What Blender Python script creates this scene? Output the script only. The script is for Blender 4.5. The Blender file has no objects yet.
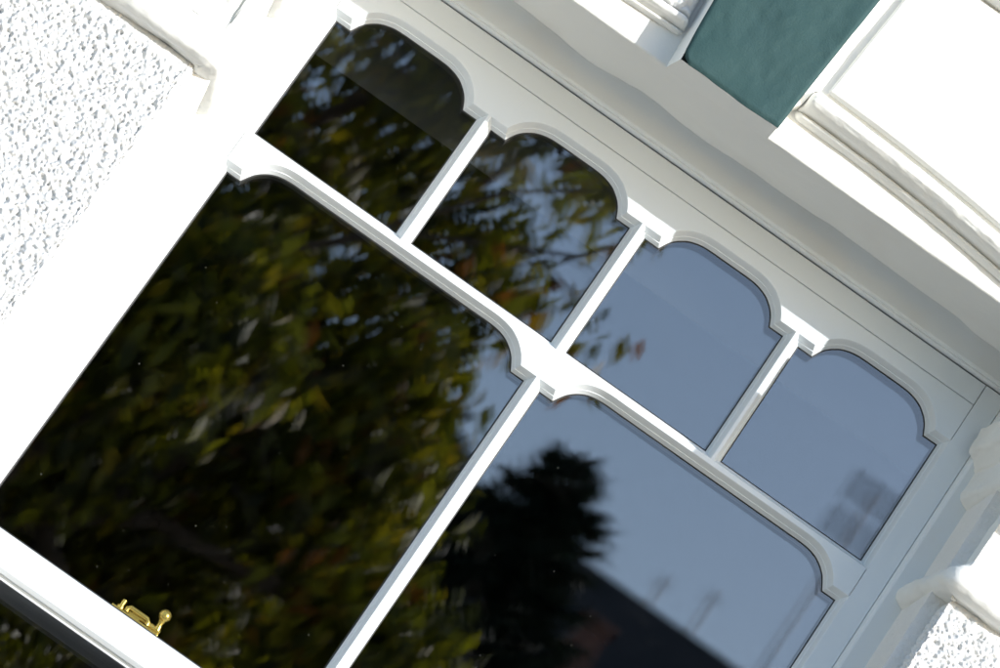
import bpy, bmesh, math
import numpy as np
from mathutils import Vector, Matrix
R = math.radians
rng = np.random.default_rng(7)
S = bpy.context.scene
COL = S.collection
Z0 = 3.30          # height of the sash's top cusp line above the ground

# ------------------------------------------------------------------ helpers
def tag(o, label=None, cat=None, group=None, kind=None):
    if label: o['label'] = label
    if cat: o['category'] = cat
    if group: o['group'] = group
    if kind: o['kind'] = kind
    return o
def empty(name, loc=(0, 0, 0)):
    o = bpy.data.objects.new(name, None); COL.objects.link(o); o.location = loc
    o.empty_display_size = .1
    return o
def link(name, me, mats, parent=None, smooth=False):
    o = bpy.data.objects.new(name, me); COL.objects.link(o)
    for m in (mats if isinstance(mats, (list, tuple)) else [mats]): me.materials.append(m)
    if parent is not None: o.parent = parent
    if smooth:
        me.polygons.foreach_set('use_smooth', [True] * len(me.polygons))
    me.update()
    return o
class MB:
    """collects polygons, linked as one mesh"""
    def __init__(s): s.v = []; s.f = []; s.m = []
    def face(s, pts, mi=0):
        b = len(s.v); s.v += [tuple(p) for p in pts]; s.f.append(list(range(b, b + len(pts)))); s.m.append(mi)
    def box(s, x0, x1, y0, y1, z0, z1, mi=0):
        b = len(s.v)
        s.v += [(x, y, z) for x in (x0, x1) for y in (y0, y1) for z in (z0, z1)]
        for f in ((0, 1, 3, 2), (4, 6, 7, 5), (0, 4, 5, 1), (2, 3, 7, 6), (0, 2, 6, 4), (1, 5, 7, 3)):
            s.f.append([b + i for i in f]); s.m.append(mi)
    def prism(s, poly, y0, y1, mi=0):
        """poly in (x,z), counter-clockwise or not, extruded along y"""
        n = len(poly)
        s.face([(p[0], y0, p[1]) for p in poly], mi); s.face([(p[0], y1, p[1]) for p in poly][::-1], mi)
        for i in range(n):
            a, c = poly[i], poly[(i + 1) % n]
            s.face([(a[0], y0, a[1]), (a[0], y1, a[1]), (c[0], y1, c[1]), (c[0], y0, c[1])], mi)
    def tube(s, pts, rad, seg=8, mi=0):
        pts = [Vector(p) for p in pts]; rings = []
        for i, p in enumerate(pts):
            d = (pts[min(i + 1, len(pts) - 1)] - pts[max(i - 1, 0)]).normalized()
            a = d.orthogonal().normalized(); b = d.cross(a)
            r = rad[i] if hasattr(rad, '__len__') else rad
            base = len(s.v)
            for k in range(seg):
                t = 2 * math.pi * k / seg
                s.v.append(tuple(p + (a * math.cos(t) + b * math.sin(t)) * r))
            rings.append(base)
        # keep rings aligned
        for i in range(1, len(rings)):
            A = [Vector(s.v[rings[i - 1] + k]) - pts[i - 1] for k in range(seg)]
            B = [Vector(s.v[rings[i] + k]) for k in range(seg)]
            best = max(range(seg), key=lambda o: sum(A[k].dot(B[(k + o) % seg] - pts[i]) for k in range(seg)))
            s.v[rings[i]:rings[i] + seg] = [tuple(B[(k + best) % seg]) for k in range(seg)]
        for i in range(len(rings) - 1):
            for k in range(seg):
                k2 = (k + 1) % seg
                s.f.append([rings[i] + k, rings[i] + k2, rings[i + 1] + k2, rings[i + 1] + k]); s.m.append(mi)
        s.f.append([rings[0] + k for k in range(seg)][::-1]); s.m.append(mi)
        s.f.append([rings[-1] + k for k in range(seg)]); s.m.append(mi)
    def lathe(s, prof, c=(0, 0, 0), axis=(0, 0, 1), seg=24, mi=0):
        q = Vector((0, 0, 1)).rotation_difference(Vector(axis).normalized()); c = Vector(c); rings = []
        for r, h in prof:
            rings.append(len(s.v))
            for k in range(seg):
                t = 2 * math.pi * k / seg
                s.v.append(tuple(c + q @ Vector((r * math.cos(t), r * math.sin(t), h))))
        for i in range(len(rings) - 1):
            for k in range(seg):
                k2 = (k + 1) % seg
                s.f.append([rings[i] + k, rings[i] + k2, rings[i + 1] + k2, rings[i + 1] + k]); s.m.append(mi)
    def build(s, name, mats, parent=None, smooth=False, weld=True, bevel=0, recalc=True):
        me = bpy.data.meshes.new(name)
        me.from_pydata(s.v, [], s.f); me.update()
        me.polygons.foreach_set('material_index', s.m)
        bm = bmesh.new(); bm.from_mesh(me)
        if weld: bmesh.ops.remove_doubles(bm, verts=bm.verts, dist=1e-6)
        if recalc: bmesh.ops.recalc_face_normals(bm, faces=bm.faces)
        bm.to_mesh(me); bm.free()
        o = link(name, me, mats, parent, smooth)
        if bevel:
            md = o.modifiers.new('edge', 'BEVEL'); md.width = bevel; md.segments = 2; md.limit_method = 'ANGLE'; md.angle_limit = R(30)
        if smooth:
            md = o.modifiers.new('split', 'EDGE_SPLIT'); md.split_angle = R(38)
        return o
def grid_mesh(name, P, mats, parent=None, smooth=True, flip=False):
    """P: (n,m,3) array of points linked as one surface"""
    n, m = P.shape[:2]
    me = bpy.data.meshes.new(name)
    me.vertices.add(n * m); me.vertices.foreach_set('co', P.reshape(-1).astype(np.float32))
    i = np.arange((n - 1) * (m - 1)); a = (i // (m - 1)) * m + i % (m - 1)
    q = np.stack([a, a + 1, a + m + 1, a + m], 1)
    if flip: q = q[:, ::-1]
    nf = len(q)
    me.loops.add(nf * 4); me.loops.foreach_set('vertex_index', q.reshape(-1).astype(np.int32))
    me.polygons.add(nf); me.polygons.foreach_set('loop_start', np.arange(0, nf * 4, 4, dtype=np.int32))
    me.polygons.foreach_set('loop_total', np.full(nf, 4, dtype=np.int32))
    me.update(calc_edges=True)
    return link(name, me, mats, parent, smooth)
def poly_mesh(name, V, F, mats, parent=None, attr=None, smooth=False):
    """V (n,3), F (k,c) equal-size faces; attr = per-face random stored as face float attribute"""
    me = bpy.data.meshes.new(name); c = F.shape[1]; nf = len(F)
    me.vertices.add(len(V)); me.vertices.foreach_set('co', V.reshape(-1).astype(np.float32))
    me.loops.add(nf * c); me.loops.foreach_set('vertex_index', F.reshape(-1).astype(np.int32))
    me.polygons.add(nf); me.polygons.foreach_set('loop_start', np.arange(0, nf * c, c, dtype=np.int32))
    me.polygons.foreach_set('loop_total', np.full(nf, c, dtype=np.int32))
    me.update(calc_edges=True)
    if attr is not None:
        at = me.attributes.new('tone', 'FLOAT', 'FACE'); at.data.foreach_set('value', attr.astype(np.float32))
    return link(name, me, mats, parent, smooth)
def noise(n, m, step, scale, seed):
    """smooth random field, unit variance, feature size = scale"""
    g = np.random.default_rng(seed).standard_normal((n, m))
    fx = np.fft.fftfreq(n, step)[:, None]; fy = np.fft.fftfreq(m, step)[None, :]
    k = np.exp(-(fx ** 2 + fy ** 2) * (scale * 1.6) ** 2 * 2)
    r = np.real(np.fft.ifft2(np.fft.fft2(g) * k)); return r / (r.std() + 1e-12)
def normals(P):
    a = np.gradient(P, axis=0); b = np.gradient(P, axis=1); n = np.cross(a, b)
    return n / (np.linalg.norm(n, axis=2, keepdims=True) + 1e-12)
def resample(pts, step):
    pts = np.array(pts, float); d = np.r_[0, np.cumsum(np.linalg.norm(np.diff(pts, axis=0), axis=1))]
    t = np.concatenate([np.linspace(a, b_, max(1, int(round((b_ - a) / step))), endpoint=False) for a, b_ in zip(d[:-1], d[1:])] + [[d[-1]]])
    return np.stack([np.interp(t, d, pts[:, i]) for i in range(pts.shape[1])], 1), t
def arc(cx, cy, r, a0, a1, n=6):
    return [(cx + r * math.cos(R(a0 + (a1 - a0) * i / n)), cy + r * math.sin(R(a0 + (a1 - a0) * i / n))) for i in range(n + 1)]

# ------------------------------------------------------------------ materials
def mat(name):
    m = bpy.data.materials.new(name); m.use_nodes = True; nt = m.node_tree; nt.nodes.clear()
    out = nt.nodes.new('ShaderNodeOutputMaterial'); return m, nt, out
def principled(name, col, rough=.5, metal=0, spec=.5, bumps=(), var=None, coat=0):
    """bumps: (scale, strength, distance[, kind]); var: (scale, colour2, lo, hi) noise-mixed second colour"""
    m, nt, out = mat(name); N, L = nt.nodes, nt.links
    p = N.new('ShaderNodeBsdfPrincipled'); L.new(p.outputs[0], out.inputs[0])
    p.inputs['Base Color'].default_value = (*col, 1); p.inputs['Roughness'].default_value = rough
    p.inputs['Metallic'].default_value = metal; p.inputs['Specular IOR Level'].default_value = spec
    p.inputs['Coat Weight'].default_value = coat
    tc = N.new('ShaderNodeTexCoord')
    if var:
        sc, c2, lo, hi = var
        t = N.new('ShaderNodeTexNoise'); t.inputs['Scale'].default_value = sc; t.inputs['Detail'].default_value = 6
        L.new(tc.outputs['Object'], t.inputs['Vector'])
        rp = N.new('ShaderNodeMapRange'); rp.inputs[1].default_value = lo; rp.inputs[2].default_value = hi
        L.new(t.outputs[0], rp.inputs[0])
        mx = N.new('ShaderNodeMix'); mx.data_type = 'RGBA'
        mx.inputs[6].default_value = (*col, 1); mx.inputs[7].default_value = (*c2, 1)
        L.new(rp.outputs[0], mx.inputs[0]); L.new(mx.outputs[2], p.inputs['Base Color'])
    prev = None
    for b in bumps:
        if len(b) > 3 and b[3] == 'v':
            t = N.new('ShaderNodeTexVoronoi'); t.inputs['Scale'].default_value = b[0]
        else:
            t = N.new('ShaderNodeTexNoise'); t.inputs['Scale'].default_value = b[0]; t.inputs['Detail'].default_value = 5
        L.new(tc.outputs['Object'], t.inputs['Vector'])
        bp = N.new('ShaderNodeBump'); bp.inputs['Strength'].default_value = b[1]; bp.inputs['Distance'].default_value = b[2]
        L.new(t.outputs[0], bp.inputs['Height'])
        if prev: L.new(prev.outputs[0], bp.inputs['Normal'])
        prev = bp
    if prev: L.new(prev.outputs[0], p.inputs['Normal'])
    return m
M_timber = principled('white_timber_paint', (.74, .78, .80), .38, spec=.4, bumps=((220, .12, .0004), (9, .12, .0008)))
M_liner = principled('white_frame_paint', (.72, .755, .765), .45, spec=.35, bumps=((160, .2, .0006), (10, .12, .001)),
                     var=(9, (.70, .70, .67), .5, .75))
M_stucco = principled('white_masonry_paint', (.76, .76, .725), .85, spec=.2, bumps=((55, .22, .0022), (320, .35, .0009)),
                      var=(7, (.72, .71, .67), .55, .8))
M_rough = principled('roughcast_paint', (.68, .68, .67), .9, spec=.15, bumps=((330, .35, .0012),))
M_plain = principled('render_wall_paint', (.76, .75, .72), .9, spec=.15, bumps=((60, .8, .006), (220, .6, .003)))
M_teal = principled('teal_masonry_paint', (.0265, .064, .064), .75, spec=.25, bumps=((70, .25, .003), (420, .5, .001)),
                    var=(16, (.031, .070, .071), .4, .65))
M_brass = principled('polished_brass', (.85, .62, .16), .24, metal=.75, bumps=((300, .08, .0004),))
M_gasket = principled('dark_glazing_seal', (.02, .021, .022), .6)
M_gap = principled('dark_gap', (.012, .012, .011), .9)
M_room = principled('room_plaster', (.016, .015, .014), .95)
M_blind = principled('dark_blind_fabric', (.050, .053, .054), .9, bumps=((900, .3, .0004),))
M_steel = principled('aerial_metal', (.16, .16, .17), .45, metal=.6)
M_brick = None

def brick_mat():
    m, nt, out = mat('red_brick'); N, L = nt.nodes, nt.links
    p = N.new('ShaderNodeBsdfPrincipled'); L.new(p.outputs[0], out.inputs[0]); p.inputs['Roughness'].default_value = .9
    tc = N.new('ShaderNodeTexCoord'); mp = N.new('ShaderNodeMapping'); mp.inputs['Rotation'].default_value = (R(90), 0, 0)
    b = N.new('ShaderNodeTexBrick'); b.inputs['Scale'].default_value = 4.4
    b.inputs['Color1'].default_value = (.26, .085, .05, 1); b.inputs['Color2'].default_value = (.20, .07, .045, 1)
    b.inputs['Mortar'].default_value = (.30, .27, .23, 1); b.inputs['Mortar Size'].default_value = .02
    L.new(tc.outputs['Object'], mp.inputs[0]); L.new(mp.outputs[0], b.inputs['Vector']); L.new(b.outputs[0], p.inputs['Base Color'])
    return m
M_brick = brick_mat()
M_slate = principled('slate_roof', (.040, .036, .034), .8, bumps=((5, .4, .02),), var=(3, (.055, .046, .042), .4, .6))
M_bark = principled('bark', (.09, .07, .05), .95, bumps=((30, .8, .01),))
M_asphalt = principled('asphalt', (.055, .054, .052), .9, bumps=((180, .5, .004),), var=(1.3, (.075, .073, .07), .4, .65))
M_paving = principled('pavement_slabs', (.40, .385, .345), .9, bumps=((120, .4, .003),), var=(2.2, (.33, .315, .28), .4, .6))
M_kerb = principled('kerb_stone', (.36, .34, .31), .85, bumps=((90, .4, .003),))
M_line = principled('road_paint', (.75, .70, .25), .7)
M_sill = principled('stone_sill', (.70, .69, .66), .8, bumps=((60, .4, .003),))
M_pot = principled('terracotta', (.32, .13, .07), .85)
M_white_trim = principled('trim_paint', (.6, .6, .58), .6)
M_far_glass = principled('far_window_glass', (.02, .025, .03), .05, spec=.8)

def leaf_mat(name, cols, trans=.45, rough=.5):
    m, nt, out = mat(name); N, L = nt.nodes, nt.links
    at = N.new('ShaderNodeAttribute'); at.attribute_name = 'tone'
    rp = N.new('ShaderNodeValToRGB'); L.new(at.outputs['Fac'], rp.inputs[0])
    cr = rp.color_ramp
    while len(cr.elements) < len(cols): cr.elements.new(.5)
    for i, (pos, c) in enumerate(cols):
        cr.elements[i].position = pos; cr.elements[i].color = (*c, 1)
    p = N.new('ShaderNodeBsdfPrincipled'); p.inputs['Roughness'].default_value = rough; p.inputs['Specular IOR Level'].default_value = .4
    tr = N.new('ShaderNodeBsdfTranslucent'); mx = N.new('ShaderNodeMixShader'); mx.inputs[0].default_value = trans
    L.new(rp.outputs[0], p.inputs['Base Color']); L.new(rp.outputs[0], tr.inputs['Color'])
    L.new(p.outputs[0], mx.inputs[1]); L.new(tr.outputs[0], mx.inputs[2]); L.new(mx.outputs[0], out.inputs[0])
    return m
M_leaf = leaf_mat('autumn_leaf', [(0, (.03, .038, .004)), (.3, (.10, .115, .005)), (.62, (.27, .27, .008)), (.92, (.34, .24, .01)), (1, (.28, .11, .012))])
M_needle = leaf_mat('conifer_needle', [(0, (.008, .016, .008)), (1, (.02, .035, .014))], trans=.1, rough=.7)
M_ever = leaf_mat('hedge_leaf', [(0, (.02, .035, .012)), (1, (.05, .075, .02))], trans=.2)

def glass_mat(name, ior, tint, seed, dust=1.0):
    m, nt, out = mat(name); N, L = nt.nodes, nt.links
    tc = N.new('ShaderNodeTexCoord')
    mp = N.new('ShaderNodeMapping'); mp.inputs['Location'].default_value = (seed * 3.1, seed * 1.7, seed * 2.3)
    L.new(tc.outputs['Object'], mp.inputs[0])
    wv = N.new('ShaderNodeTexNoise'); wv.inputs['Scale'].default_value = 2.6; wv.inputs['Detail'].default_value = 1
    L.new(mp.outputs[0], wv.inputs['Vector'])
    bp = N.new('ShaderNodeBump'); bp.inputs['Strength'].default_value = .5; bp.inputs['Distance'].default_value = .00035
    L.new(wv.outputs[0], bp.inputs['Height'])
    gl = N.new('ShaderNodeBsdfGlossy'); gl.inputs['Roughness'].default_value = 0.0
    gl.inputs['Color'].default_value = (.985, .97, 1, 1)
    
    tr = N.new('ShaderNodeBsdfTransparent'); tr.inputs['Color'].default_value = (*tint, 1)
    fr = N.new('ShaderNodeFresnel'); ge = N.new('ShaderNodeNewGeometry'); ir = N.new('ShaderNodeMapRange')
    ir.inputs[3].default_value = ior; ir.inputs[4].default_value = 1 / ior      # a thin sheet reflects alike from both sides
    L.new(ge.outputs['Backfacing'], ir.inputs[0]); L.new(ir.outputs[0], fr.inputs['IOR'])
    mx = N.new('ShaderNodeMixShader'); L.new(fr.outputs[0], mx.inputs[0]); L.new(tr.outputs[0], mx.inputs[1]); L.new(gl.outputs[0], mx.inputs[2])
    last = mx
    if dust:
        # specks and faint smears of dirt lying on the pane
        vo = N.new('ShaderNodeTexVoronoi'); vo.inputs['Scale'].default_value = 60; L.new(mp.outputs[0], vo.inputs['Vector'])
        sp = N.new('ShaderNodeMapRange'); sp.inputs[1].default_value = .075; sp.inputs[2].default_value = .03; L.new(vo.outputs['Distance'], sp.inputs[0])
        sc = N.new('ShaderNodeSeparateColor'); L.new(vo.outputs['Color'], sc.inputs[0])
        gt = N.new('ShaderNodeMapRange'); gt.inputs[1].default_value = .66; gt.inputs[2].default_value = 1; L.new(sc.outputs[0], gt.inputs[0])
        mu = N.new('ShaderNodeMath'); mu.operation = 'MULTIPLY'; L.new(sp.outputs[0], mu.inputs[0]); L.new(gt.outputs[0], mu.inputs[1])
        st = N.new('ShaderNodeTexNoise'); st.inputs['Scale'].default_value = 7; st.inputs['Detail'].default_value = 9; st.inputs['Distortion'].default_value = 2.5
        L.new(mp.outputs[0], st.inputs['Vector'])
        sr = N.new('ShaderNodeMapRange'); sr.inputs[1].default_value = .56; sr.inputs[2].default_value = .8; sr.inputs[4].default_value = .0045
        L.new(st.outputs[0], sr.inputs[0])
        m2 = N.new('ShaderNodeMath'); m2.operation = 'MULTIPLY_ADD'; m2.inputs[1].default_value = .13 * dust
        L.new(mu.outputs[0], m2.inputs[0]); L.new(sr.outputs[0], m2.inputs[2])
        df = N.new('ShaderNodeBsdfDiffuse'); df.inputs['Color'].default_value = (.55, .55, .5, 1)
        m3 = N.new('ShaderNodeMixShader'); L.new(m2.outputs[0], m3.inputs[0]); L.new(last.outputs[0], m3.inputs[1]); L.new(df.outputs[0], m3.inputs[2])
        last = m3
    L.new(last.outputs[0], out.inputs[0])
    return m

# ------------------------------------------------------------------ world, sun, camera
EL, AZ = R(19.3), R(47.7)          # sun height; angle to the right of the wall's outward normal
sun_dir = Vector((math.sin(AZ) * math.cos(EL), -math.cos(AZ) * math.cos(EL), math.sin(EL)))
W = bpy.data.worlds.new('World'); S.world = W; W.use_nodes = True
nt = W.node_tree; nt.nodes.clear()
sky = nt.nodes.new('ShaderNodeTexSky'); sky.sky_type = 'NISHITA'; sky.sun_disc = False
sky.sun_elevation = EL; sky.sun_rotation = math.atan2(sun_dir.x, sun_dir.y)
sky.air_density = 1.0; sky.dust_density = .9; sky.ozone_density = 2.0
bg = nt.nodes.new('ShaderNodeBackground'); bg.inputs[1].default_value = .15
wo = nt.nodes.new('ShaderNodeOutputWorld')
nt.links.new(sky.outputs[0], bg.inputs[0]); nt.links.new(bg.outputs[0], wo.inputs[0])
sl = bpy.data.lights.new('sun', 'SUN'); sl.energy = 2.7; sl.angle = R(.5); sl.color = (1, .997, .988)
so = bpy.data.objects.new('sun', sl); COL.objects.link(so); so.rotation_mode = 'QUATERNION'
so.rotation_quaternion = Vector((0, 0, 1)).rotation_difference(sun_dir); so.location = (6, -6, 9)

cd = bpy.data.cameras.new('camera'); cam = bpy.data.objects.new('camera', cd); COL.objects.link(cam); S.camera = cam
P_, YAW, ROLL = R(16), .02235219595646563, 0.6075128958361871
d = Vector((math.sin(YAW) * math.cos(P_), math.cos(YAW) * math.cos(P_), math.sin(P_)))
r = d.cross(Vector((0, 0, 1))).normalized(); u = r.cross(d)
r2 = r * math.cos(ROLL) + u * math.sin(ROLL); u2 = -r * math.sin(ROLL) + u * math.cos(ROLL)
mw = Matrix((r2, u2, -d)).transposed().to_4x4()
mw.translation = Vector((-0.18232727, -5.11909497, -1.68836864 + Z0)); cam.matrix_world = mw
cd.sensor_width = 36; cd.lens = 4410.6 / 1000 * 36; cd.clip_start = .05; cd.clip_end = 2000
cd.dof.use_dof = True; cd.dof.focus_distance = 5.28; cd.dof.aperture_fstop = 15.0; cd.dof.aperture_blades = 0
S.view_settings.view_transform = 'Standard'; S.view_settings.look = 'None'; S.view_settings.exposure = 1.06; S.view_settings.gamma = 1
S.view_settings.use_curve_mapping = False
S.cycles.max_bounces = 12; S.cycles.transparent_max_bounces = 24; S.cycles.glossy_bounces = 6
S.cycles.caustics_reflective = False; S.cycles.caustics_refractive = False
S.cycles.use_denoising = True

# ------------------------------------------------------------------ the house with its window
house = tag(empty('house', (0, 0, 0)), 'white stuccoed house front around a scalloped sash window, teal keystone over it', 'house')
def H(z): return z + Z0

# --- sash members --------------------------------------------------
BEV = [(0.0, 0.0), (.0007, -.0002 + .0007), (.0052, .0105), (.0062, .0110), (.0066, .0122), (.0092, .0178)]   # (inset, depth)
CUR_S = [(0, 0), (3, 6), (7, 12), (12, 17.6), (18, 22.6), (26, 28), (37, 32.4), (50, 35.2), (65, 36)]
CUR_B = [(0, 0), (3.5, 6), (8, 12.5), (15, 19.5), (24, 26), (34, 30.8), (46, 33.8), (60, 35), (75, 35)]
def smooth_curve(c):
    pts = np.array(c, float) / 1000
    out = []
    n = len(pts)
    for i in range(n - 1):
        p0, p1, p2, p3 = pts[max(i - 1, 0)], pts[i], pts[i + 1], pts[min(i + 2, n - 1)]
        for t in (0, .25, .5, .75):
            out.append(.5 * ((2 * p1) + (-p0 + p2) * t + (2 * p0 - 5 * p1 + 4 * p2 - p3) * t * t + (-p0 + 3 * p1 - 3 * p2 + p3) * t ** 3))
    out.append(pts[-1]); return out
def top_outline(xa, xb, z, lug_a, lug_b, cur):
    """left to right along the underside of a scalloped rail, over one pane"""
    c = smooth_curve(cur)
    L = [(xa, z), (xa + lug_a, z)] + [(xa + lug_a + p[0], z + p[1]) for p in c[1:]]
    Rr = [(xb - lug_b - p[0], z + p[1]) for p in c[1:]][::-1] + [(xb - lug_b, z), (xb, z)]
    return L + Rr
NIB = .0016
panes = []   # (xa, xb, zb, top outline points)
xs = [-.460, -.230, 0, .230, .460]
for i in range(4):
    xa = xs[i] + (NIB if i else 0); xb = xs[i + 1] - (NIB if i < 3 else 0)
    panes.append(('s', xa, xb, -.196, top_outline(xa, xb, 0, .0245, .0235, CUR_S)))
for i in range(2):
    xa = -.460 if i == 0 else .002; xb = -.002 if i == 0 else .460
    panes.append(('b', xa, xb, -.770, top_outline(xa, xb, -.2365, .0235, .0235, CUR_B)))
def offset_loop(loop, dd):
    """miter offset of a closed clockwise-or-not loop towards its inside"""
    P = np.array(loop); A = 0.5 * np.sum(P[:, 0] * np.roll(P[:, 1], -1) - np.roll(P[:, 0], -1) * P[:, 1]); sg = 1 if A > 0 else -1
    out = []
    n = len(P)
    for i in range(n):
        a, b, c = P[i - 1], P[i], P[(i + 1) % n]
        e1 = (b - a) / np.linalg.norm(b - a); e2 = (c - b) / np.linalg.norm(c - b)
        n1 = np.array([-e1[1], e1[0]]) * sg; n2 = np.array([-e2[1], e2[0]]) * sg
        mm = n1 + n2; mm = mm / np.dot(mm, mm) * 2
        out.append(b + mm * dd)
    return out

window = house
sash = tag(empty('sash'), 'upper sash, six panes under scalloped rails, four small above two large'); sash.parent = house
members = {k: MB() for k in ('top', 'transom', 'bottom', 'sl', 'sr', 'b1', 'b2', 'b3', 'bm')}
side_names = [('sl', 'b1'), ('b1', 'b2'), ('b2', 'b3'), ('b3', 'sr'), ('sl', 'bm'), ('bm', 'sr')]
pane_objs = []
for k, (kind, xa, xb, zb, top) in enumerate(panes):
    loop = [(xa, zb)] + top + [(xb, zb)]       # up the left side, across, down the right
    rings = [offset_loop(loop, b[0]) if b[0] else [np.array(p) for p in loop] for b in BEV]
    n = len(loop)
    for i in range(n):
        j = (i + 1) % n
        if i == 0: tgt = side_names[k][0]
        elif i == n - 2: tgt = side_names[k][1]
        elif i == n - 1: tgt = 'transom' if kind == 's' else 'bottom'
        else: tgt = 'top' if kind == 's' else 'transom'
        for q in range(len(BEV) - 1):
            y0, y1 = BEV[q][1], BEV[q + 1][1]
            members[tgt].face([(rings[q][i][0], y0, H(rings[q][i][1])), (rings[q][j][0], y0, H(rings[q][j][1])),
                               (rings[q + 1][j][0], y1, H(rings[q + 1][j][1])), (rings[q + 1][i][0], y1, H(rings[q + 1][i][1]))])
    # seal strip and glass
    ins = offset_loop(loop, BEV[-1][0]); ins2 = offset_loop(loop, BEV[-1][0] + .0016)
    g = MB()
    for i in range(n):
        j = (i + 1) % n
        g.face([(ins[i][0], .0178, H(ins[i][1])), (ins[j][0], .0178, H(ins[j][1])), (ins2[j][0], .0186, H(ins2[j][1])), (ins2[i][0], .0186, H(ins2[i][1]))], 1)
    for i in range(n):
        j = (i + 1) % n
        g.face([(ins2[i][0], .0186, H(ins2[i][1])), (ins2[j][0], .0186, H(ins2[j][1])), (ins2[j][0], .0330, H(ins2[j][1])), (ins2[i][0], .0330, H(ins2[i][1]))], 1)
    zt = max(p[1] for p in top) - .004; xm = (xa + xb) / 2; zm = (zb + zt) / 2
    x0, x1, z0, z1 = xa + .006, xb - .006, zb + .005, zt
    g.face([(x0, .0190, H(z0)), (x1, .0190, H(z0)), (x1, .0190, H(z1)), (x0, .0190, H(z1))], 0)
    # inner leaf of the sealed unit, a hair out of parallel
    tx, tz = .0009 * (1 if k % 2 else .8), .0006
    def yi(x, z): return .0330 + (x - xm) * tx + (z - zm) * tz
    g.face([(x, yi(x, z), H(z)) for x, z in ((x0, z0), (x1, z0), (x1, z1), (x0, z1))], 2)
    MO = glass_mat('outer_glass', 2.04, (.965, .975, .97), k + 1); MI = glass_mat('inner_glass', 1.86, (.965, .975, .97), k + 11, dust=0)
    go = g.build('glass_pane', [MO, M_gasket, MI], sash, weld=False, recalc=False)
    nm = ['small leaf-reflecting pane, first from the left', 'small pane reflecting hanging leaves and sky, second from the left',
          'small sky-reflecting pane, third from the left', 'small sky-reflecting pane at the right end, an aerial mirrored in it',
          'large pane full of reflected foliage', 'large pane reflecting a conifer, a roof and open sky'][k]
    tag(go, nm)
# front faces
G_ = .0004
bot_top = []
for k in range(4): bot_top += panes[k][4]
xr = .460 - G_
top_poly = [(-xr, .0538)] + [(-xr, 0)] + [p for p in bot_top if abs(p[0]) < .4599] + [(xr, 0), (xr, .0538)]
members['top'].face([(p[0], 0, H(p[1])) for p in top_poly])
for (a, b) in (((-xr, .0538), (xr, .0538)), ((-xr, 0), (-xr, .0538)), ((xr, 0), (xr, .0538))):
    members['top'].face([(a[0], 0, H(a[1])), (b[0], 0, H(b[1])), (b[0], .02, H(b[1])), (a[0], .02, H(a[1]))])
members['top'].box(-.4594, .4594, .0003, .03, H(.0546), H(.0842))
members['top'].box(-.489, .489, .022, .045, H(.03), H(.0842))
tp = [(-xr, -.196), (-xr, -.2365)] + [p for p in panes[4][4] if p[0] > -.4599] + [p for p in panes[5][4] if p[0] < .4599] + [(xr, -.2365), (xr, -.196)]
members['transom'].face([(p[0], 0, H(p[1])) for p in tp])
for sx in (-1, 1):
    members['transom'].face([(sx * xr, 0, H(-.196)), (sx * xr, 0, H(-.2365)), (sx * xr, .02, H(-.2365)), (sx * xr, .02, H(-.196))])
for nme, x, z0, z1, w in (('b1', -.23, -.196, 0, NIB), ('b2', 0, -.196, 0, NIB), ('b3', .23, -.196, 0, NIB), ('bm', 0, -.770, -.2365, .002)):
    members[nme].face([(x - w, 0, H(z0)), (x + w, 0, H(z0)), (x + w, 0, H(z1)), (x - w, 0, H(z1))])
for nme, sx in (('sl', -1), ('sr', 1)):
    m_ = members[nme]
    m_.face([(sx * .460, 0, H(-.803)), (sx * .4899, 0, H(-.803)), (sx * .4899, 0, H(.0842)), (sx * .460, 0, H(.0842))])
    m_.face([(sx * .4899, 0, H(-.803)), (sx * .4899, .045, H(-.803)), (sx * .4899, .045, H(.0842)), (sx * .4899, 0, H(.0842))])
    m_.face([(sx * .460, 0, H(-.803)), (sx * .4899, 0, H(-.803)), (sx * .4899, .045, H(-.803)), (sx * .460, .045, H(-.803))])
    m_.face([(sx * .460, .001, H(.0)), (sx * .460, .02, H(.0)), (sx * .460, .02, H(.0842)), (sx * .460, .001, H(.0842))])
    m_.face([(sx * .452, .0325, H(-.803)), (sx * .4899, .0325, H(-.803)), (sx * .4899, .0325, H(.0842)), (sx * .452, .0325, H(.0842))])
mb = members['bottom']
mb.face([(-xr, 0, H(-.770)), (xr, 0, H(-.770)), (xr, 0, H(-.8015)), (-xr, 0, H(-.8015))])
mb.face([(-xr, 0, H(-.8015)), (xr, 0, H(-.8015)), (xr, .006, H(-.8065)), (-xr, .006, H(-.8065))])
mb.face([(-xr, .006, H(-.8065)), (xr, .006, H(-.8065)), (xr, .010, H(-.8065)), (-xr, .010, H(-.8065))])
mb.face([(-xr, .010, H(-.798)), (xr, .010, H(-.798)), (xr, .013, H(-.812)), (-xr, .013, H(-.812))])
mb.face([(-xr, .013, H(-.812)), (xr, .013, H(-.812)), (xr, .0155, H(-.812)), (-xr, .0155, H(-.812))])
mb.face([(-xr, .0155, H(-.812)), (xr, .0155, H(-.812)), (xr, .0155, H(-.799)), (-xr, .0155, H(-.799))])
mb.face([(-xr, .0155, H(-.799)), (xr, .0155, H(-.799)), (xr, .036, H(-.799)), (-xr, .036, H(-.799))])
mb.box(-.4885, .4885, .034, .0455, H(-.799), H(-.7612))
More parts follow.
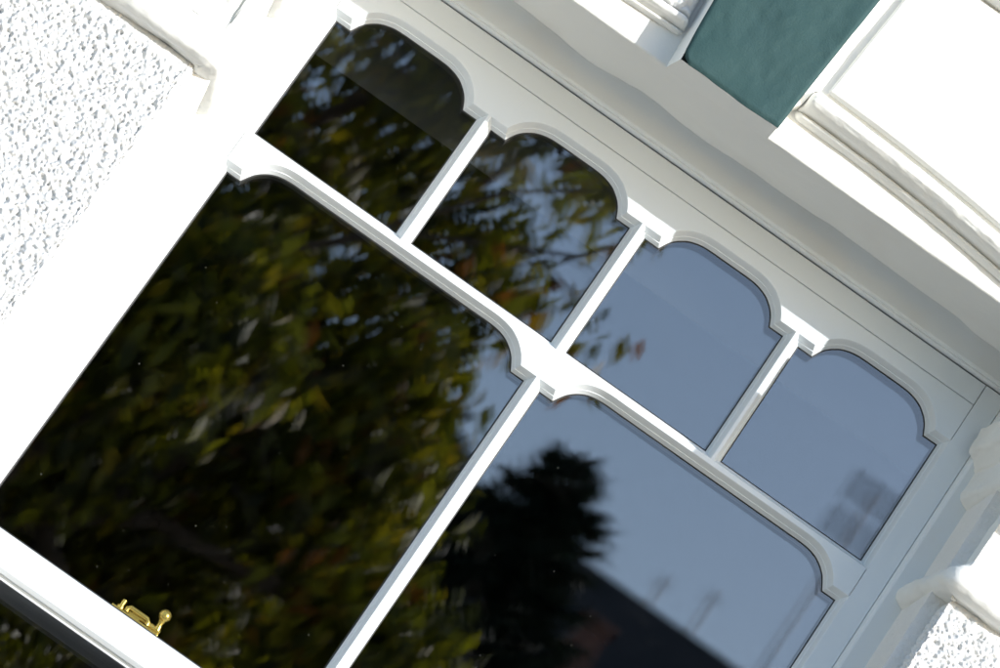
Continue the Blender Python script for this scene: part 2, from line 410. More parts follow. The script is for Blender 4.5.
for k_, nme in dict(top='rail', transom='rail', bottom='rail', sl='stile', sr='stile', b1='glazing_bar', b2='glazing_bar', b3='glazing_bar', bm='glazing_bar').items():
    o = members[k_].build(nme, M_timber, sash)
    lab = dict(top='scalloped top rail', transom='scalloped middle rail between small and large panes', bottom='plain bottom rail', bm='long glazing bar between the two large panes').get(k_)
    if lab: o['label'] = lab
    md = o.modifiers.new('arris', 'BEVEL'); md.width = .0006; md.segments = 1; md.limit_method = 'ANGLE'; md.angle_limit = R(50)

# --- lower sash ------------------------------------------------------
low = tag(empty('sash'), 'lower sash set back behind the upper one, dark glass'); low.parent = house
def frame_box(name, x0, x1, z0, z1, y0=.052, y1=.092):
    b = MB(); b.box(x0, x1, y0, y1, H(z0), H(z1)); return b.build(name, M_timber, low, bevel=.003)
frame_box('stile', -.4885, -.448, -1.62, -.7545); frame_box('stile', .448, .4885, -1.62, -.7545)
frame_box('rail', -.4475, .4475, -.7975, -.7537); frame_box('rail', -.4475, .4475, -1.62, -1.545)
frame_box('glazing_bar', -.011, .011, -1.5445, -.798)
for k, (x0, x1) in enumerate(((-.4475, -.0115), (.0115, .4475))):
    g = MB(); g.face([(x0, .068, H(-1.5445)), (x1, .068, H(-1.5445)), (x1, .068, H(-.798)), (x0, .068, H(-.798))], 0)
    g.face([(x0, .082, H(-1.5445)), (x1, .083, H(-1.5445)), (x1, .083, H(-.798)), (x0, .082, H(-.798))], 1)
    g.build('glass_pane', [glass_mat('outer_glass', 2.04, (.965, .975, .97), 20 + k), glass_mat('inner_glass', 1.86, (.965, .975, .97), 30 + k, dust=0)], low, weld=False, recalc=False)

# --- brass fastener on the meeting rail, seen through the left large pane
fs = tag(empty('sash_fastener'), 'small brass sash fastener with a round knob, behind the large left pane'); fs.parent = house
zf = -.7535; yf = .066
b = MB(); b.box(-.262, -.196, yf - .010, yf + .010, H(zf), H(zf + .0035)); b.build('base_plate', M_brass, fs, bevel=.001)
b = MB()
b.tube([(-.214, yf - .008, H(zf + .0045)), (-.214, yf - .008, H(zf + .0085)), (-.217, yf - .008, H(zf + .0115)), (-.241, yf - .008, H(zf + .0115)), (-.2435, yf - .008, H(zf + .0085)), (-.2435, yf - .008, H(zf + .0045))], .0030, 10)
b.box(-.240, -.224, yf - .006, yf + .004, H(zf + .004), H(zf + .008))
b.build('keeper', M_brass, fs, smooth=True)
b = MB(); b.lathe([(0, 0), (.0052, 0), (.0052, .003), (.003, .004), (.003, .012), (0, .0125)], (-.2515, yf - .004, H(zf + .0035)), (0, 0, 1), 16); b.build('screw_boss', M_brass, fs, smooth=True)
b = MB(); b.tube([(-.236, yf - .003, H(zf + .010)), (-.218, yf - .003, H(zf + .008)), (-.204, yf - .002, H(zf + .0075)), (-.196, yf - .002, H(zf + .0065))], [.0035, .0035, .004, .0035], 10); b.build('lever', M_brass, fs, smooth=True)
prof = [(0, 0), (.0045, 0), (.0038, .004), (.0030, .008), (.0040, .0115)] + [(.0078 * math.sin(R(a)), .0195 - .0078 * math.cos(R(a))) for a in range(32, 181, 12)]
prof[-1] = (0, prof[-1][1])
b = MB(); b.lathe(prof, (-.2005, yf - .003, H(zf + .008)), (-.10, -.12, 1), 28); b.build('knob', M_brass, fs, smooth=True)

# --- box frame (liner) round the sashes -------------------------------
liner = tag(empty('window_frame'), 'white outer box frame round the sashes'); liner.parent = house
def liner_run(name, pts_profile, ax, a0, a1, sign=1):
    """profile (across, y); run along z (ax='v') or x (ax='h')"""
    b = MB()
    for (p, y), (q, y2) in zip(pts_profile[:-1], pts_profile[1:]):
        if ax == 'v': b.face([(sign * p, y, H(a0)), (sign * q, y2, H(a0)), (sign * q, y2, H(a1)), (sign * p, y, H(a1))])
        else: b.face([(a0, y, H(p)), (a1, y, H(p)), (a1, y2, H(q)), (a0, y2, H(q))])
    return b.build(name, M_liner, liner)
vp = [(.4905, .10), (.4905, -.004), (.4912, -.0125), (.4922, -.0150), (.4932, -.0178), (.4955, -.0190), (.560, -.0190)]
liner_run('side_lining', vp, 'v', -1.62, .150, 1); liner_run('side_lining', vp, 'v', -1.62, .150, -1)
hp = [(.0862, .10), (.0862, -.0035), (.0868, -.0115), (.0876, -.0122), (.0878, -.0150), (.0888, -.0180), (.0912, -.0195), (.175, -.0195)]
liner_run('head_lining', hp, 'h', -.4908, .4908)
b = MB()
for sx in (-1, 1): b.face([(sx * .4890, .002, H(-1.62)), (sx * .4905, .002, H(-1.62)), (sx * .4905, .002, H(.0862)), (sx * .4899, .002, H(.0862))])
b.face([(-.4905, .009, H(.0842)), (.4905, .009, H(.0842)), (.4905, .009, H(.0862)), (-.4905, .009, H(.0862))])
b.build('sash_gap', M_liner, liner)
# drip bead under the head lining
b = MB(); b.tube([(-.49, -.0135, H(.0868)), (.49, -.0135, H(.0868))], .0014, 8); b.build('bead', M_liner, liner, smooth=True)

# --- stucco pilasters beside the opening --------------------------------
def pilaster_path(step, jx=.519, front=-.19, rad=.014, end=.98, y_in=-.012):
    j0 = jx; jx = jx + .07 * (y_in - front)
    pts = [(j0, y_in), (jx, front + rad)] + [(jx + rad - rad * math.cos(R(a)), front + rad - rad * math.sin(R(a))) for a in (15, 30, 45, 60, 75)] + [(jx + rad, front), (end, front), (end, -.155)]
    p, t = resample(pts, step)
    return p, t
def sweep(name, sx, profile, step_s, step_z, amp, parent, material, jx=.519, rad=.006, disp=None, seed=1, label=None, front=-.19):
    """profile: list of (z, protrusion); swept round the jamb; disp(n,m) returns height field"""
    path, t = pilaster_path(step_s, jx=jx, rad=rad, front=front)
    tg = np.gradient(path, axis=0); tg /= np.linalg.norm(tg, axis=1, keepdims=True)
    nrm = np.stack([tg[:, 1], -tg[:, 0]], 1)          # left-hand outward normal
    if nrm[0, 0] > 0: nrm = -nrm
    pr, tz = resample(profile, step_z)
    n, m = len(path), len(pr)
    P = np.zeros((n, m, 3))
    P[:, :, 0] = path[:, None, 0] + nrm[:, None, 0] * pr[None, :, 1]
    P[:, :, 1] = path[:, None, 1] + nrm[:, None, 1] * pr[None, :, 1]
    P[:, :, 2] = H(pr[None, :, 0])
    h = disp(n, m, path, t, pr) if disp else amp * (noise(n, m, step_s, .012, seed) * .5 + noise(n, m, step_s, .05, seed + 1))
    N = normals(P)
    if N[0, m // 2, 0] > 0: N = -N
    P = P + N * h[:, :, None]
    P[:, :, 0] *= sx
    o = grid_mesh(name, P, material, parent, True, flip=(sx > 0))
    if label: o['label'] = label
    return o
def rough_disp(seed, st, edge=.02):
    def f(n, m, path, t, pr):
        a = noise(n, m, st, .0019, seed); b_ = noise(n, m, st, .0042, seed + 1); c = noise(n, m, st, .0012, seed + 2); e = noise(n, m, st, .05, seed + 3)
        g = np.clip(a, -2.4, .4) * .0014 + np.clip(b_, -2.2, .7) * .0011 + c * .00034 + e * .0007
        pits = np.clip(-noise(n, m, st, .0021, seed + 5) - 1.2, 0, 1.4) * -.0028
        g = g + pits
        on_reveal = np.clip((path[:, 0] - .519) / .012, 0, 1)            # reveal is flatter than the front
        front_mask = (.28 + .72 * on_reveal)[:, None]
        z = pr[:, 0]; em = np.clip((z.max() - z) / edge, .15, 1)[None, :]
        return g * front_mask * em
    return f
def gouge_disp(base, spots, seed, st):
    def f(n, m, path, t, pr):
        h = base * (noise(n, m, st, .010, seed) * .5 + noise(n, m, st, .045, seed + 1))
        A, B = np.meshgrid(t, pr[:, 0], indexing='ij')
        wob = noise(n, m, st, .006, seed + 4)
        for (tt, zz, ra, rb, dp) in spots:
            q = ((A - tt) / ra) ** 2 + ((B - zz) / rb) ** 2 + wob * .22
            h -= dp * np.clip(1 - q, 0, 1) ** .6
        return h
    return f
for sx in (-1, 1):
    side = 'left' if sx < 0 else 'right'
    pil = tag(empty('pilaster'), 'white pilaster at the %s side of the window, %s' % (side, 'roughcast, in full sun' if sx < 0 else 'reveal in shade, moulded impost at the top')); pil.parent = house
    rst = .0014
    sweep('roughcast_panel', sx, [(-1.62, -.014), (-1.612, -.008), (-.236, -.008), (-.226, -.009), (-.2165, -.014)], rst, rst, 0, pil, M_rough, disp=rough_disp(11 + sx, rst), rad=.020 if sx < 0 else .008)
    lp = [(-.2175, -.014), (-.2165, -.002), (-.2150, .006), (-.211, .0130), (-.205, .0170), (-.198, .0175), (-.190, .0145), (-.183, .008), (-.178, .002), (-.172, -.0030), (-.164, -.0065)]
    sweep('ledge', sx, lp, .004, .0025, .0012, pil, M_stucco, seed=31 + sx)
    spots = [(.115, -.132, .024, .016, .007), (.06, -.10, .012, .006, .003)] if sx > 0 else [(.205, -.118, .011, .024, .006), (.10, -.15, .01, .006, .002)]
    sweep('shaft', sx, [(-.166, -.0065), (-.100, -.0075), (-.068, -.0075)], .003, .003, .0009, pil, M_stucco, disp=gouge_disp(.0009, spots, 41 + sx, .003))
    ip = [(-.0705, -.10), (-.070, -.008), (-.068, .002), (-.0665, .0075), (-.062, .0135), (-.056, .0160), (-.024, .0150), (-.021, .0185), (-.017, .020), (-.0135, .0235), (-.0085, .0285), (-.005, .034), (-.001, .0365), (.004, .037), (.030, .0375), (.033, .035), (.0345, .02), (.0350, 0), (.036, -.002)]
    sweep('impost', sx, ip, .004, .0018, .0009, pil, M_stucco, seed=51 + sx, front=-.285)  # unseen front end is pushed forward to cast shadow on the middle rail
    sweep('block', sx, [(.034, -.004), (.113, -.004), (.114, -.010), (.1142, -.11)], .006, .006, .0008, pil, M_stucco, seed=61 + sx, front=-.272)  # added out of view, standing forward to throw a jamb shadow on the sash

# --- flat-arched head with keystone and panelled voussoirs -------------------
def head():
    st = .0045
    prof = [(-.010, .1285), (-.060, .1235), (-.120, .119), (-.187, .1133)] + [(-.187 - .003 * math.sin(R(a)), .1163 - .003 * math.cos(R(a))) for a in (15, 45, 75)] + [(-.190, .1163), (-.190, .60), (-.155, .605)]
    pr, t = resample(prof, st)
    xs_ = np.linspace(-.98, .98, 436)
    n, m = len(xs_), len(pr)
    P = np.zeros((n, m, 3)); P[:, :, 0] = xs_[:, None]; P[:, :, 1] = pr[None, :, 0]; P[:, :, 2] = H(pr[None, :, 1])
    w1 = noise(n, 4, st, .08, 77)[:, 0]; w2 = noise(n, 4, st, .02, 78)[:, 0]
    fade = np.clip(1 - t / .09, 0, 1) ** 1.2
    P[:, :, 2] += (np.clip(w1, -1.6, 1.6) * .0026 + w2 * .0005)[:, None] * fade[None, :]
    N = normals(P)
    if N[n // 2, m // 2, 1] > 0: N = -N
    lowf = noise(n, m, st, .07, 80) * .0003 + noise(n, m, st, .014, 81) * .00018
    P += N * lowf[:, :, None]
    return grid_mesh('lintel', P, M_stucco, house)
head()
# keystone: bulging teal face, cream sides
def keystone():
    kn, km = 60, 130
    zb, zt = .1135, .56
    P = np.zeros((kn, km, 3)); z = np.linspace(zb, zt, km)
    lx = -.0835 - .085 * (z - zb) - .0005; rx = .0565 + .072 * (z - zb)
    s = np.linspace(0, 1, kn)
    P[:, :, 0] = lx[None, :] + (rx - lx)[None, :] * s[:, None]; P[:, :, 1] = -.2390; P[:, :, 2] = H(z[None, :])
    # rounded lower left corner and slightly uneven arrises
    wob = noise(kn, km, .003, .03, 5)
    P[:, :, 0] += wob * .0006 * (np.abs(s - .5)[:, None] * 2) ** 4; P[:, :, 2] += wob * .0007 * np.clip(1 - (z - zb) / .02, 0, 1)[None, :]
    P[:, :, 1] -= noise(kn, km, .003, .03, 6) * .0007 + noise(kn, km, .003, .009, 9) * .00025
    e = np.minimum(s, 1 - s)[:, None] * (rx - lx)[None, :]; P[:, :, 1] += np.clip(1 - e / .004, 0, 1) ** 2 * .003
    e2 = (z - zb)[None, :] + 0 * s[:, None]; P[:, :, 1] += np.clip(1 - e2 / .004, 0, 1) ** 2 * .003
    c = np.clip(1 - (np.hypot(s[:, None] * .14, (z - zb)[None, :]) / .012), 0, 1); P[:, :, 2] += c * .006; P[:, :, 0] += c * .003
    ks = tag(empty('keystone'), 'teal painted keystone standing proud between two white blocks'); ks.parent = house
    f = grid_mesh('face', P, M_teal, ks)
    b = MB(); e_ = .0007
    L0, L1 = (lx[0] + .001, zb + .0015), (lx[-1] + .001, zt)
    B0 = (lx[0] - .0075, zb - .001); B1 = (lx[-1] - .0075, zt)
    b.face([(L0[0], -.2360, H(L0[1])), (L1[0], -.2360, H(L1[1])), (B1[0], -.188, H(B1[1])), (B0[0], -.188, H(B0[1]))])
    b.face([(rx[0], -.2360, H(zb + .001)), (rx[-1], -.2360, H(zt)), (rx[-1], -.188, H(zt)), (rx[0], -.188, H(zb))])
    b.face([(L0[0], -.2360, H(zb + .0015)), (rx[0], -.2360, H(zb + .0008)), (rx[0], -.186, H(zb - .001)), (B0[0], -.186, H(zb - .001))])
    b.face([(lx[-1], -.2360, H(zt)), (rx[-1], -.2360, H(zt)), (rx[-1], -.186, H(zt)), (B1[0], -.186, H(zt))])
    b.build('side', M_stucco, ks)
keystone()
def archz(x, base=.153):
    return base - .18 * np.clip(np.abs(x) - .06, 0, 1) ** 2
def voussoir(sx):
    v = tag(empty('voussoir'), ('roughcast-panelled block left of the teal keystone' if sx < 0 else 'smooth white panelled block right of the teal keystone')); v.parent = house
    # roll moulding swept along the cambered line
    x0, x1 = (.066, .975) if sx > 0 else (.0975, .975)
    n = 240; xs_ = np.linspace(x0, x1, n)
    prof = [(0, -.001), (.0005, .004), (.003, .0075), (.0055, .0085), (.0075, .0065), (.0085, .0045), (.0095, .008), (.0115, .015), (.015, .0205), (.020, .0238), (.026, .0245), (.031, .0225), (.0345, .018), (.0355, .0125)] if sx > 0 else \
           [(0, -.001), (.0005, .004), (.003, .0070), (.005, .007), (.0062, .004), (.0075, .006), (.0095, .011), (.013, .0150), (.017, .0160), (.020, .0150), (.021, .011)]
    pr, _ = resample(prof, .0012); m = len(pr)
    P = np.zeros((n, m, 3)); zb = archz(xs_)
    P[:, :, 0] = xs_[:, None]; P[:, :, 1] = -.190 - pr[None, :, 1] * (1.6 if sx > 0 else 1.3); P[:, :, 2] = H(zb[:, None] + pr[None, :, 0])
    P[:, :, 1] -= (noise(n, m, .003, .012, 90 + sx) * .0003 + noise(n, m, .003, .004, 94 + sx) * .0003) * np.clip(pr[None, :, 0] / .012, 0, 1)
    k = np.clip((xs_ - x0) / .010, 0, 1); k = np.sqrt(1 - (1 - k) ** 2)      # rounded end at the keystone
    P[:, :, 1] = -.190 - (-.190 - P[:, :, 1]) * k[:, None]
    P[:, :, 2] = H(zb[:, None] + pr[None, :, 0] * (.55 + .45 * k[:, None]) + (1 - k[:, None]) * .006)
    P[:, :, 0] *= sx
    grid_mesh('roll_moulding', P, M_stucco, v, flip=(sx > 0))
    if sx > 0:
        # margin face round the raised panel
        mg = .0355
        b = MB()
        xx = np.linspace(.0545, .975, 60)
        lower = [(x, float(archz(x) + mg)) for x in xx]; lower[0] = (.0545, .150)
        lower.insert(1, (.066, float(archz(.066) + .012)))
        poly = lower + [(.975, .405), (.0545 + .072 * .2915 - .001, .405)]
        b.prism([(p[0], H(p[1])) for p in poly], -.2150, -.186)
        b.build('margin', M_stucco, v, bevel=.002)
        gx, res = 300, 110
        s = np.linspace(0, 1, gx); q = np.linspace(0, 1, res)
        bot = .0405; XL = .083; P = np.zeros((gx, res, 3))
        X = XL + (.955 - XL) * s ** 1.35
        z0 = archz(X, .153) + bot; z1 = np.full(gx, .3985)
        Z = z0[:, None] + (z1 - z0)[:, None] * q[None, :]
        P[:, :, 0] = X[:, None] + .078 * (Z - .19) * (1 - s)[:, None]; P[:, :, 2] = H(Z)
        edge = np.minimum(np.minimum((X - XL)[:, None] + 0 * Z, Z - z0[:, None]), z1[:, None] - Z)
        prof_d = np.clip(edge / .0030, 0, 1); prof_d = np.sqrt(1 - (1 - prof_d) ** 2)
        P[:, :, 1] = -.2150 - prof_d * .0105 - noise(gx, res, .003, .04, 120) * .0005 - noise(gx, res, .003, .010, 121) * .00018
        P[:, :, 1] += np.where(edge <= 0, .006, 0)
        grid_mesh('raised_panel', P, M_stucco, v)
        b = MB()
    else:
        st = .0019; X = np.arange(.1005, .60, st); z0 = archz(X) + .0205; zt = .400
        m = int((zt - .12) / st); q = np.linspace(0, 1, m); n = len(X)
        Z = z0[:, None] + (zt - z0)[:, None] * q[None, :]; P = np.zeros((n, m, 3))
        P[:, :, 0] = X[:, None] + .075 * (Z - .17) * np.clip(1 - (X - .1)[:, None] / .1, 0, 1); P[:, :, 2] = H(Z)
        edge = np.minimum(np.minimum((X - .1005)[:, None] + 0 * Z, Z - z0[:, None]), zt - Z)
        pd = np.clip(edge / .010, 0, 1); pd = np.sqrt(1 - (1 - pd) ** 2)
        g = np.clip(noise(n, m, st, .0024, 131), -2.4, .5) * .0015 + np.clip(noise(n, m, st, .008, 132), -2, 1.2) * .0011
        P[:, :, 1] = -.190 - pd * .020 - g * np.clip(edge / .006, 0, 1); P[:, :, 0] *= -1
        grid_mesh('roughcast_panel', P, M_rough, v, flip=True)
voussoir(-1); voussoir(1)
# string course above the panels
n, pr_ = 200, resample([(.4045, -.185), (.4050, -.196), (.4065, -.2000), (.4120, -.2000), (.4130, -.1945), (.4150, -.1935), (.4170, -.2080), (.4200, -.2200), (.4260, -.2240), (.47, -.2240), (.4720, -.19)], .0025)[0]
for (xa, xb) in ((-.98, -.1165), (.086, .98)):
    xs_ = np.linspace(xa, xb, n); P = np.zeros((n, len(pr_), 3)); P[:, :, 0] = xs_[:, None]; P[:, :, 1] = pr_[None, :, 1]; P[:, :, 2] = H(pr_[None, :, 0])
    P[:, :, 1] += noise(n, len(pr_), .003, .02, 140) * .0004
    grid_mesh('string_course', P, M_stucco, house)

# --- rest of the wall --------------------------------------------------------
b = MB()
b.box(.56, 5.2, -.165, .16, 0, H(4.2)); b.box(-5.2, -.56, -.165, .16, 0, H(4.2))
b.box(-.56, .56, -.165, .16, H(.20), H(4.2)); b.box(-.56, .56, -.165, .16, 0, H(-1.70))
b.box(.52, .56, -.150, .16, H(-1.70), H(.20)); b.box(-.56, -.52, -.150, .16, H(-1.70), H(.20))
b.build('wall', M_plain, house)
b = MB(); b.box(-.60, .60, -.235, .05, H(-1.70), H(-1.625)); b.build('sill', M_sill, house, bevel=.006)
b = MB(); b.box(-5.22, 5.22, -.20, -.165, 0, .45); b.build('plinth', M_plain, house, bevel=.01)
b = MB(); b.prism([(-5.5, H(4.2)), (5.5, H(4.2)), (5.5, H(4.32)), (-5.5, H(4.32))], -.45, 8.2); b.build('roof', M_slate, house)
b = MB(); b.box(-5.2, -5.0, .16, 8, 0, H(4.2)); b.box(5.0, 5.2, .16, 8, 0, H(4.2)); b.box(-5.2, 5.2, 7.8, 8, 0, H(4.2)); b.build('wall', M_plain, house)
# the dark room behind, and its blind
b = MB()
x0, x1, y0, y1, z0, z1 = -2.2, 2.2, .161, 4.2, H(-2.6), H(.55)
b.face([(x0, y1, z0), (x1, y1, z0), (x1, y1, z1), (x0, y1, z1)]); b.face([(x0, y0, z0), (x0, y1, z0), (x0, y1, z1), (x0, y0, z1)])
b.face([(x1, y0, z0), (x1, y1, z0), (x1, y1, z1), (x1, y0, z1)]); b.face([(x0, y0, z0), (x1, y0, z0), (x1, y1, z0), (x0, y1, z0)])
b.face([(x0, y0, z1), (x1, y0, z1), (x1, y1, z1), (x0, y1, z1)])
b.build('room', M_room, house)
b = MB(); b.face([(-.52, .118, H(-.028)), (.52, .118, H(-.028)), (.52, .118, H(.10)), (-.52, .118, H(.10))])
o = b.build('roller_blind', M_blind, house); o['label'] = 'edge of a rolled-up blind, faint behind the top of the small panes'

# ------------------------------------------------------------------ street
b = MB(); b.box(-200, 200, -300, 120, -.6, -.13); tag(b.build('ground', M_asphalt), kind='structure')
b = MB(); b.box(-60, 60, -3.6 - 1.6, .2, -.13, -.004); tag(b.build('pavement', M_paving), kind='structure')
b = MB(); b.box(-60, 60, -5.35, -5.2, -.13, 0); tag(b.build('kerb', M_kerb), kind='structure')
b = MB(); b.box(-60, 60, -12.6, -5.354, -.13, -.12); tag(b.build('road', M_asphalt), kind='structure')
b = MB(); b.box(-60, 60, -12.75, -12.604, -.13, 0.0); tag(b.build('kerb', M_kerb), kind='structure')
b = MB(); b.box(-60, 60, -40, -12.754, -.13, -.004); tag(b.build('path', M_paving), kind='structure')
b = MB(); b.box(-60, 60, -5.62, -5.54, -.12, -.116); b.box(-60, 60, -5.78, -5.70, -.12, -.116); tag(b.build('road_marking', M_line), kind='structure')

# ------------------------------------------------------------------ reflected trees
def leaves(cent, size, droop, n_verts_seed, tone):
    """one bent leaf (two quads) per centre"""
    g = np.random.default_rng(n_verts_seed); n = len(cent)
    az = g.uniform(0, 2 * np.pi, n); pit = g.normal(-droop, .38, n)
    ax = np.stack([np.cos(az) * np.cos(pit), np.sin(az) * np.cos(pit), np.sin(pit)], 1)
    rv = g.standard_normal((n, 3)); sd = np.cross(ax, rv); sd /= np.linalg.norm(sd, axis=1, keepdims=True); up = np.cross(sd, ax)
    L = size * g.uniform(.6, 1.25, n)[:, None]; Wd = L * .21
    V = np.stack([cent, cent + ax * L * .45 + sd * Wd + up * L * .05, cent + ax * L * .5 - up * L * .03, cent + ax * L * .45 - sd * Wd + up * L * .05, cent + ax * L - up * L * .10], 1).reshape(-1, 3)
    i = np.arange(n)[:, None] * 5
    F = np.concatenate([i + np.array([[0, 2, 4, 1]]), i + np.array([[0, 3, 4, 2]])], 0)
    return V, F, np.concatenate([tone, tone])
def deciduous(name, base, cz, rad, ntw, seed, label, keep=None, lsize=.115, extra=None, twigs=()):
    g = np.random.default_rng(seed)
    t = tag(empty(name, base), label, 'tree')
    c = np.array([0, 0, cz])
    # twigs spread through lumpy sub-crowns
    nl = 56; dirs = g.standard_normal((nl, 3)); dirs /= np.linalg.norm(dirs, axis=1, keepdims=True)
    lob = c + dirs * np.array(rad) * g.uniform(.30, .92, nl)[:, None]; lr = g.uniform(.16, .31, nl) * min(rad)
    w = lr ** 3; w /= w.sum(); k = g.choice(nl, ntw, p=w)
    dd = g.standard_normal((ntw, 3)); dd /= np.linalg.norm(dd, axis=1, keepdims=True)
    tw = lob[k] + dd * (lr[k] * g.uniform(.25, 1, ntw) ** .6)[:, None]
    if keep is not None: tw = tw[keep(tw + np.array(base), g)]
    if extra is not None: tw = np.concatenate([tw, np.array(extra) - np.array(base)])
    per = 10; ntw = len(tw)
    off = g.standard_normal((ntw, per, 3)) * np.array([.075, .075, .09]); cent = (tw[:, None, :] + off).reshape(-1, 3)
    tone = np.clip(g.normal(.41, .16, len(cent)) + np.repeat(g.normal(0, .25, ntw), per), 0, 1)
    V, F, A = leaves(cent, lsize, 1.05, seed + 1, tone)
    # limbs
    b = MB(); b.tube([(0, 0, -.1), (.05, .03, cz * .3), (-.03, .05, cz * .62), (0, 0, cz)], [.19, .15, .12, .06], 12)
    for i in range(nl):
        s0 = Vector((0, 0, cz * g.uniform(.5, .95))); e = Vector(lob[i]); mid = (s0 + e) / 2 + Vector((0, 0, .25))
        inside = keep is None or bool(keep(np.array([lob[i] + np.array(base)]), np.random.default_rng(1))[0])
        if not inside: e = s0.lerp(e, .45); mid = (s0 + e) / 2
        b.tube([s0, mid, e], [.055, .035, .012], 7)
        for q in range(5 if inside else 0):
            dq = g.standard_normal(3); dq /= np.linalg.norm(dq); e2 = e + Vector(dq) * lr[i] * .8
            if keep is not None and not keep(np.array([np.array(e2) + np.array(base)]), np.random.default_rng(2))[0]: continue
            b.tube([mid.lerp(e, g.uniform(.3, 1)), (e + e2) / 2 + Vector((0, 0, .05)), e2], [.013, .009, .003], 5)
    for tl, r0 in twigs: b.tube([Vector(p) - Vector(base) for p in tl], [r0 * (1 - .75 * i / (len(tl) - 1)) for i in range(len(tl))], 6)
    b.build('trunk', M_bark, t, smooth=False)
    poly_mesh('crown', V, F, M_leaf, t, A)
    return t
def keep(p, g):
    # thinner towards the top and towards the right-hand side
    dens = (1 - .38 * np.clip((p[:, 2] - 5.6) / .5, 0, 1)) * np.where((p[:, 0] < -.72) & (p[:, 2] > 5.75), .45, 1)
    # a gap under the top spray, and a ragged right-hand side
    edge = np.interp(p[:, 2], [3.5, 4.7, 5.1, 5.6, 5.8, 6.05, 6.2, 6.4, 7.5], [1.0, .90, .52, .34, .18, .08, .24, .36, .30])
    return (g.uniform(0, 1, len(p)) < dens) & ~((p[:, 0] > edge + g.normal(0, .06, len(p))))
deciduous('street_tree', (-1.35, -10.6, -.12), 5.55, (2.5, 1.5, 2.7), 6800, 3, 'street tree with drooping olive and orange leaves across the road, mirrored in the glass', keep,
          extra=[(.40, -9.58, 6.02), (.43, -9.56, 5.95), (.38, -9.60, 6.08), (.36, -9.5, 6.47), (.28, -9.55, 6.52), (.22, -9.5, 6.50), (.31, -9.6, 6.42), (.16, -9.5, 6.55), (.05, -9.5, 6.1), (-.02, -9.6, 6.05)],
          twigs=[([(-.9, -10.0, 5.5), (-.35, -9.75, 5.98), (.02, -9.58, 6.13), (.22, -9.52, 6.22), (.35, -9.5, 6.38)], .016), ([(.04, -9.57, 6.14), (.20, -9.56, 6.13), (.42, -9.56, 6.06)], .008),
                 ([(.18, -9.54, 6.20), (.28, -9.5, 6.20), (.36, -9.5, 6.17)], .006), ([(-.5, -9.8, 5.85), (-.1, -9.6, 6.3), (.2, -9.52, 6.5), (.33, -9.5, 6.55)], .010)])

def conifer(base, h, rad, seed, label):
    g = np.random.default_rng(seed); t = tag(empty('conifer', base), label, 'tree', 'dark conifers beyond the road')
    V = []; tone = []
    nb = 700
    zz = np.sort(h * (.10 + .90 * g.uniform(0, 1, nb) ** .62)); 
    b = MB(); b.tube([(0, 0, -.1), (0, 0, h * .5), (0, 0, h)], [.24, .13, .02], 10)
    b.build('trunk', M_bark, t)
    for z in zz:
        rr = rad * (1 - z / h) ** .50 * g.uniform(.6, 1.12) + .05; a = g.uniform(0, 2 * np.pi); dr = np.array([np.cos(a), np.sin(a), 0])
        m = int(26 + rr * 38); s = g.uniform(.12, 1, m)
        pos = np.array([0, 0, z]) + dr * (s * rr)[:, None] + np.array([0, 0, 1]) * (-.30 * rr * s + .22 * rr * s ** 2)[:, None]
        pos += g.standard_normal((m, 3)) * np.array([.05, .05, .03]) * (1 + rr * .4) * (1.25 - s)[:, None]
        ax = dr + g.standard_normal((m, 3)) * .5 + np.array([0, 0, -.05]); ax /= np.linalg.norm(ax, axis=1, keepdims=True)
        sd = np.cross(ax, g.standard_normal((m, 3))); sd /= np.linalg.norm(sd, axis=1, keepdims=True)
        L = g.uniform(.10, .24, m)[:, None]
        V.append(np.stack([pos - sd * .022, pos + sd * .022, pos + ax * L], 1)); tone.append(g.uniform(0, 1, m))
    V = np.concatenate(V).reshape(-1, 3); F = np.arange(len(V)).reshape(-1, 3)
    poly_mesh('crown', V, F, M_needle, t, np.concatenate(tone))
    return t
conifer((1.72, -29.0, -.004), 10.95, 2.2, 5, 'taller dark conifer beyond the road, mirrored in the right large pane')
conifer((.80, -30.2, -.004), 10.85, 2.1, 8, 'shaggy dark conifer to the left of its neighbour beyond the road')

conifer((-1.35, -30.0, -.004), 11.7, 2.4, 12, 'broad dark conifer in the middle of the row beyond the road')
conifer((-2.9, -31.0, -.004), 12.0, 2.5, 15, 'dark conifer at the left end of the row beyond the road')
# ------------------------------------------------------------------ terrace across the street
far = tag(empty('terraced_house', (0, -44, 0)), 'dark brick terraced house with slate roof and chimneys beyond the conifers', 'house')
def fpart(name, b, m, bev=0): return b.build(name, m, far, bevel=bev)
YF = 0
b = MB(); b.box(-14, 18, -9, 0, 0, 11.0); fpart('wall', b, M_brick)
b = MB()
b.face([(-14.2, .35, 10.85), (18.2, .35, 10.85), (18.2, -4.5, 15.25), (-14.2, -4.5, 15.25)]); b.face([(-14.2, -9.35, 10.85), (18.2, -9.35, 10.85), (18.2, -4.5, 15.25), (-14.2, -4.5, 15.25)])
b.face([(-14.2, .35, 10.85), (-14.2, -9.35, 10.85), (-14.2, -4.5, 15.25)]); b.face([(18.2, .35, 10.85), (18.2, -9.35, 10.85), (18.2, -4.5, 15.25)])
b.face([(-14.2, .35, 10.85), (18.2, .35, 10.85), (18.2, -9.35, 10.85), (-14.2, -9.35, 10.85)])
roof = fpart('roof', b, M_slate)
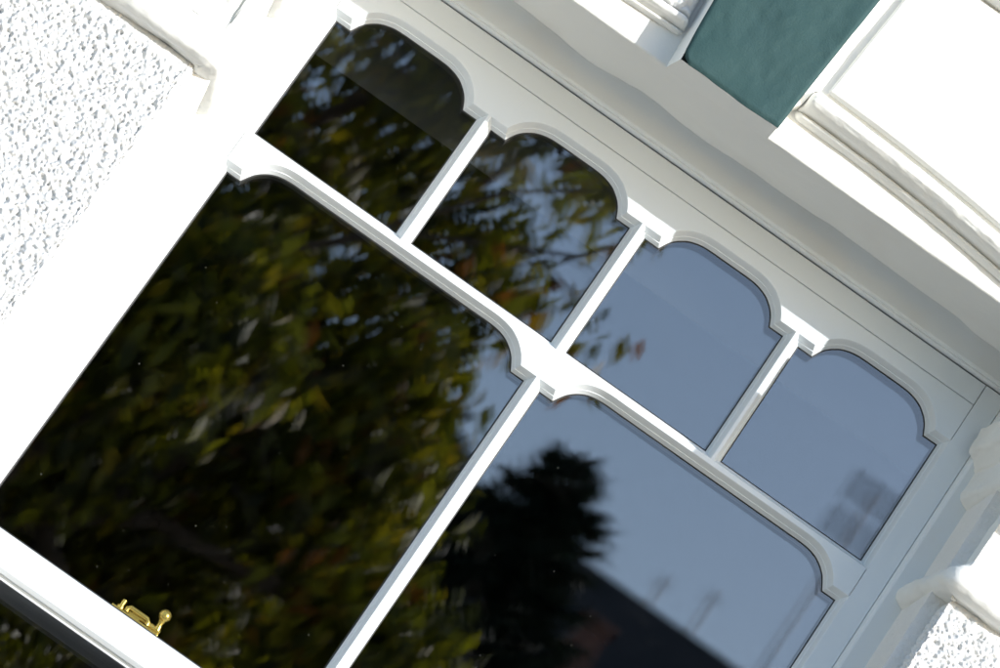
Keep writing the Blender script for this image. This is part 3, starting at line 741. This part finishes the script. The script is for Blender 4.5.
for cx in (-9.5, -2.5, 7.3, 13.5):
    b = MB(); b.box(cx - .55, cx + .55, -5.0, -4.1, 14.2, 15.75); b.box(cx - .62, cx + .62, -5.07, -4.03, 15.75, 15.9)
    ch = fpart('chimney', b, M_brick)
    for q in range(4):
        b = MB(); b.lathe([(.13, 0), (.11, .1), (.10, .42), (.12, .45), (.08, .45), (.08, .1)], (cx - .42 + q * .28, -4.55, 15.9), (0, 0, 1), 12)
        b.build('chimney_pot', M_pot, ch, smooth=True)
for fl in range(3):
    for wx in range(-12, 18, 3):
        b = MB(); b.box(wx - .6, wx + .6, .001, .06, 1.4 + fl * 3.3, 3.3 + fl * 3.3); b.box(wx - .7, wx + .7, .001, .14, 1.27 + fl * 3.3, 1.4 + fl * 3.3)
        w_ = fpart('window', b, M_white_trim)
        b = MB(); b.box(wx - .53, wx - .03, .062, .07, 1.47 + fl * 3.3, 3.23 + fl * 3.3); b.box(wx + .03, wx + .53, .062, .07, 1.47 + fl * 3.3, 3.23 + fl * 3.3)
        b.build('pane', M_far_glass, w_)
b = MB(); b.box(3.75, 4.12, .2 - 2.6, .75 - 2.6, 11.5, 14.0); b.box(3.7, 4.17, .15 - 2.6, .8 - 2.6, 14.0, 14.1); b.build('chimney', M_brick, far)
# aerials on the ridge
def aerial(x, h, label, kind):
    a = tag(empty('tv_aerial', (x, -48.5, 15.2)), label, 'aerial', 'aerials along the far ridge')
    b = MB(); b.tube([(0, 0, -.4), (0, 0, h)], .022, 8); b.build('mast', M_steel, a)
    b = MB()
    if kind == 'yagi':
        b.tube([(-.10, 0, h - .12), (.10, .02, h - .12)], .008, 6)
        for q in (-1, 1): b.tube([(q * .09, 0, h - .22), (q * .09, 0, h + .02)], .006, 5)
    else:
        for half in (-1, 1):
            zc = h - .35 + half * .27; 
            for q in range(9): b.tube([(-.36, .1, zc - .20 + q * .05), (.30, .1, zc - .20 + q * .05)], .009, 5)
            for xx in (-.36, -.03, .30): b.tube([(xx, .1, zc - .22), (xx, .1, zc + .22)], .012, 5)
    b.build('elements', M_steel, a)
    return a
aerial(6.15, 2.95, 'grid-fronted television aerial on the far roof ridge', 'grid')
aerial(4.52, .48, 'short bare rod aerial at the left of the far ridge', 'yagi')
aerial(5.15, .7, 'middling aerial on the far ridge beside the chimney', 'yagi')
